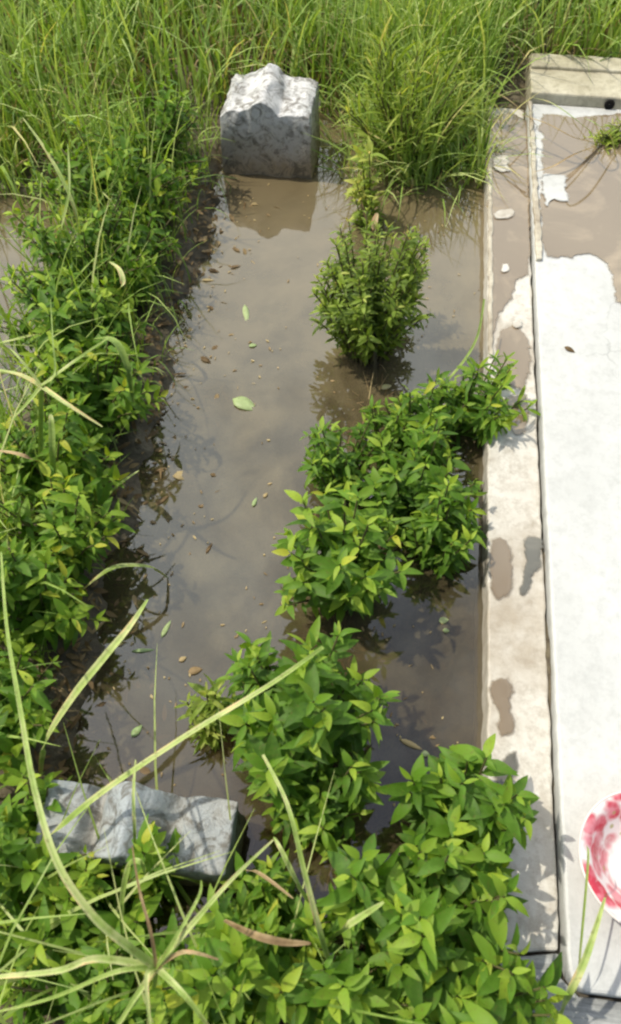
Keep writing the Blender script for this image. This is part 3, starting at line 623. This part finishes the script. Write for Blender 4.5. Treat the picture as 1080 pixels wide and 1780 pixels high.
v, f, r = leaves_mesh(np.array(P), np.array(Dn), np.array(Nn), np.array(Ls), np.array(Ws), np.array(Rr), .15, .15)
tag(link('leaf_litter', fast_mesh(v, f, r), M['dry']), 'brown rotting leaves soaked along the left bank and the mud ridge', 'leaf litter', None, 'stuff')
# ---- scum: uncountable crumbs drifting on the water
g = np.random.default_rng(77); n = 900; P = np.stack([g.uniform(-.55, .27, n), g.uniform(.2, 2.3, n), np.full(n, .0025)], 1)
keep = np.array([fbm(x, y, 5, 4) + g.normal(0, .25) > .12 or x < -.40 + g.normal(0, .05) for x, y, z in P]); P = P[keep]; n = len(P); a = g.uniform(0, 6.28, n)
v, f, r = leaves_mesh(P, np.stack([np.cos(a), np.sin(a), np.zeros(n)], 1), np.tile([0, 0, 1.0], (n, 1)), g.uniform(.003, .014, n), g.uniform(.0015, .005, n), g.uniform(.2, 1, n), .02, .1)
tag(link('plant_debris', fast_mesh(v, f, r), M['dry']), 'fine plant crumbs drifting on the muddy water', 'debris', None, 'stuff')
# ---- floating bits
def floating(label, px, py, L, W, ang, mat, rn=.6, name='floating_leaf', z=.003, curl=.08):
    c = at(px, py, z); a = math.radians(ang); d = np.array([[math.cos(a), math.sin(a), .02]])
    v, f, r = leaves_mesh(-d * L / 2, d, np.array([[.05, .02, 1.0]]), np.array([L]), np.array([W]), np.array([rn]), curl, .12)
    o = link(name, fast_mesh(v, f, r), M[mat]); o.location = c
    s = o.modifiers.new('thick', 'SOLIDIFY'); s.thickness = .0008
    return tag(o, label, 'leaf', 'leaves floating on the muddy water')
for a in [
 ('pale green pointed leaf floating in the middle of the grave', 426, 702, .072, .038, -22, 'pale_leaf', .5),
 ('narrow yellow leaf floating near the far end', 428, 545, .072, .016, -75, 'pale_leaf', .7),
 ('small pale speck of leaf below the narrow yellow leaf', 440, 600, .022, .012, 20, 'pale_leaf', .4),
 ('curled tan leaf at the dark left waterline', 322, 824, .058, .026, 18, 'dry', .85, 'floating_leaf', .004, .5),
 ('tiny green leaf standing in the grey water', 443, 872, .028, .009, 78, 'pale_leaf', .3),
 ('small dry flake near the tiny green leaf', 462, 860, .016, .008, 60, 'dry', .9),
 ('upright sliver of grass in the water above the drooping bush', 289, 1092, .044, .010, 75, 'pale_leaf', .5),
 ('pale flat blade lying on the water beside the sliver', 250, 1130, .05, .008, 12, 'pale_leaf', .2),
 ('reddish flake left of the drooping bush', 340, 1165, .03, .016, 20, 'dry', .4),
 ('small tan flake right of the reddish one', 318, 1145, .018, .010, 40, 'dry', .8),
 ('pale curled leaf floating in the dark channel', 716, 1294, .05, .011, -18, 'dry', 1.0),
 ('white flake at the end of the pale curled leaf', 740, 1310, .016, .012, 0, 'pale_leaf', .9),
 ('pale flake in the dark channel beside the large leafed bush', 772, 1078, .022, .014, 15, 'pale_leaf', .8),
 ('smaller pale flake in the dark channel', 776, 1096, .014, .010, 0, 'pale_leaf', .7),
 ('yellow leaf in the dark hollow on the left bank', 108, 1190, .04, .026, 70, 'leaf_yellow', .7),
 ('white petal below the yellow leaf in the dark hollow', 90, 1216, .018, .014, 0, 'pale_leaf', 1.0),
 ('pale oval leaf near the near gravestone', 238, 1270, .03, .014, 60, 'pale_leaf', .2),
 ('dark wet leaf at the edge of the brown litter', 358, 625, .035, .016, -30, 'dry', 0.0),
 ('dark wet leaf beside the litter under the bright bush', 372, 470, .032, .013, -10, 'dry', 0.0),
 ('thin tan leaf at the waterline near the far end', 362, 486, .035, .010, 5, 'dry', .9),
 ('cream leaf tip under the small leafed shrub', 672, 672, .03, .016, 30, 'pale_leaf', 1.0),
]: floating(*a)
floating('small dark leaf lying on the clean white slab', 991, 607, .030, .014, -30, 'dry', 0.05, 'fallen_leaf', ZS + .003)

# ---------------------------------------------------------------- floral enamel bowl
def bowl():
    c = at(1119, 1500, ZS + .045); r = empty('bowl', (c[0], c[1], ZS), 'white enamel bowl with a red floral rim standing on the slab at the right edge', 'bowl')
    prof = [(.0, .006), (.052, .006), (.060, .010), (.085, .040), (.103, .066), (.120, .074), (.126, .073), (.124, .0695), (.105, .061), (.089, .035), (.063, .002), (.058, .0005), (.0, .0005)]
    n = 72; v = []; f = []
    for (q, h) in prof:
        for k in range(n):
            a = 2 * math.pi * k / n; v.append((max(q, .0004) * math.cos(a), max(q, .0004) * math.sin(a), h + .0035))
    for j in range(len(prof) - 1):
        for k in range(n): f.append((j * n + k, j * n + (k + 1) % n, (j + 1) * n + (k + 1) % n, (j + 1) * n + k))
    m = NT('floral enamel'); cc = m.coord(); fl2 = m.n('VectorMath', _operation='MULTIPLY'); m.l(cc, fl2.inputs[0]); fl2.inputs[1].default_value = (1, 1, 0); ln = m.n('VectorMath', _operation='LENGTH'); m.l(fl2.outputs[0], ln.inputs[0])
    d = m.n('TexNoise', Scale=34, Detail=2); m.l(cc, d.inputs['Vector'])
    vo = m.n('TexVoronoi', Scale=27.0); m.l(cc, vo.inputs['Vector'])
    band = m.ramp(m.math('ADD', ln.outputs['Value'], m.math('MULTIPLY', m.math('SUBTRACT', d.outputs['Fac'], .5), .05)), [(.050, 0.0), (.066, 1.0), (.128, 1.0), (.134, 0.0)])
    fl = m.ramp(m.math('ADD', vo.outputs['Distance'], m.math('MULTIPLY', m.math('SUBTRACT', d.outputs['Fac'], .5), .5)), [(.46, 1.0), (.70, 0.0)])
    c1 = m.mix(m.ramp(d.outputs['Fac'], [(.4, 0.0), (.6, 1.0)]), (.52, .05, .08), (.70, .26, .30))
    col = m.mix(m.math('MULTIPLY', m.math('MULTIPLY', band, fl), 1.0), (.78, .76, .74), c1)
    vg = m.n('TexVoronoi', Scale=31.0); mpv = m.n('Mapping'); mpv.inputs['Location'].default_value = (3, 1, 2); m.l(cc, mpv.inputs['Vector']); m.l(mpv.outputs[0], vg.inputs['Vector'])
    gr = m.math('MULTIPLY', band, m.ramp(vg.outputs['Distance'], [(.10, .8), (.2, 0.0)])); col = m.mix(gr, col, (.35, .36, .10))
    m.set(Base_Color=col, Roughness=.15); link('dish', mesh_of(v, f), m.m, r)
    v = []; f = []
    for i in range(n):
        for k in range(8):
            a = 2 * math.pi * i / n; b = 2 * math.pi * k / 8; v.append(((.1245 + .0024 * math.cos(b)) * math.cos(a), (.1245 + .0024 * math.cos(b)) * math.sin(a), .0765 + .0024 * math.sin(b)))
    for i in range(n):
        for k in range(8): f.append((i * 8 + k, i * 8 + (k + 1) % 8, ((i + 1) % n) * 8 + (k + 1) % 8, ((i + 1) % n) * 8 + k))
    mr = NT('pink rim'); mr.set(Base_Color=(.74, .68, .64), Roughness=.2); link('rim', mesh_of(v, f), mr.m, r); r.scale = (.88, .88, .88)
bowl()
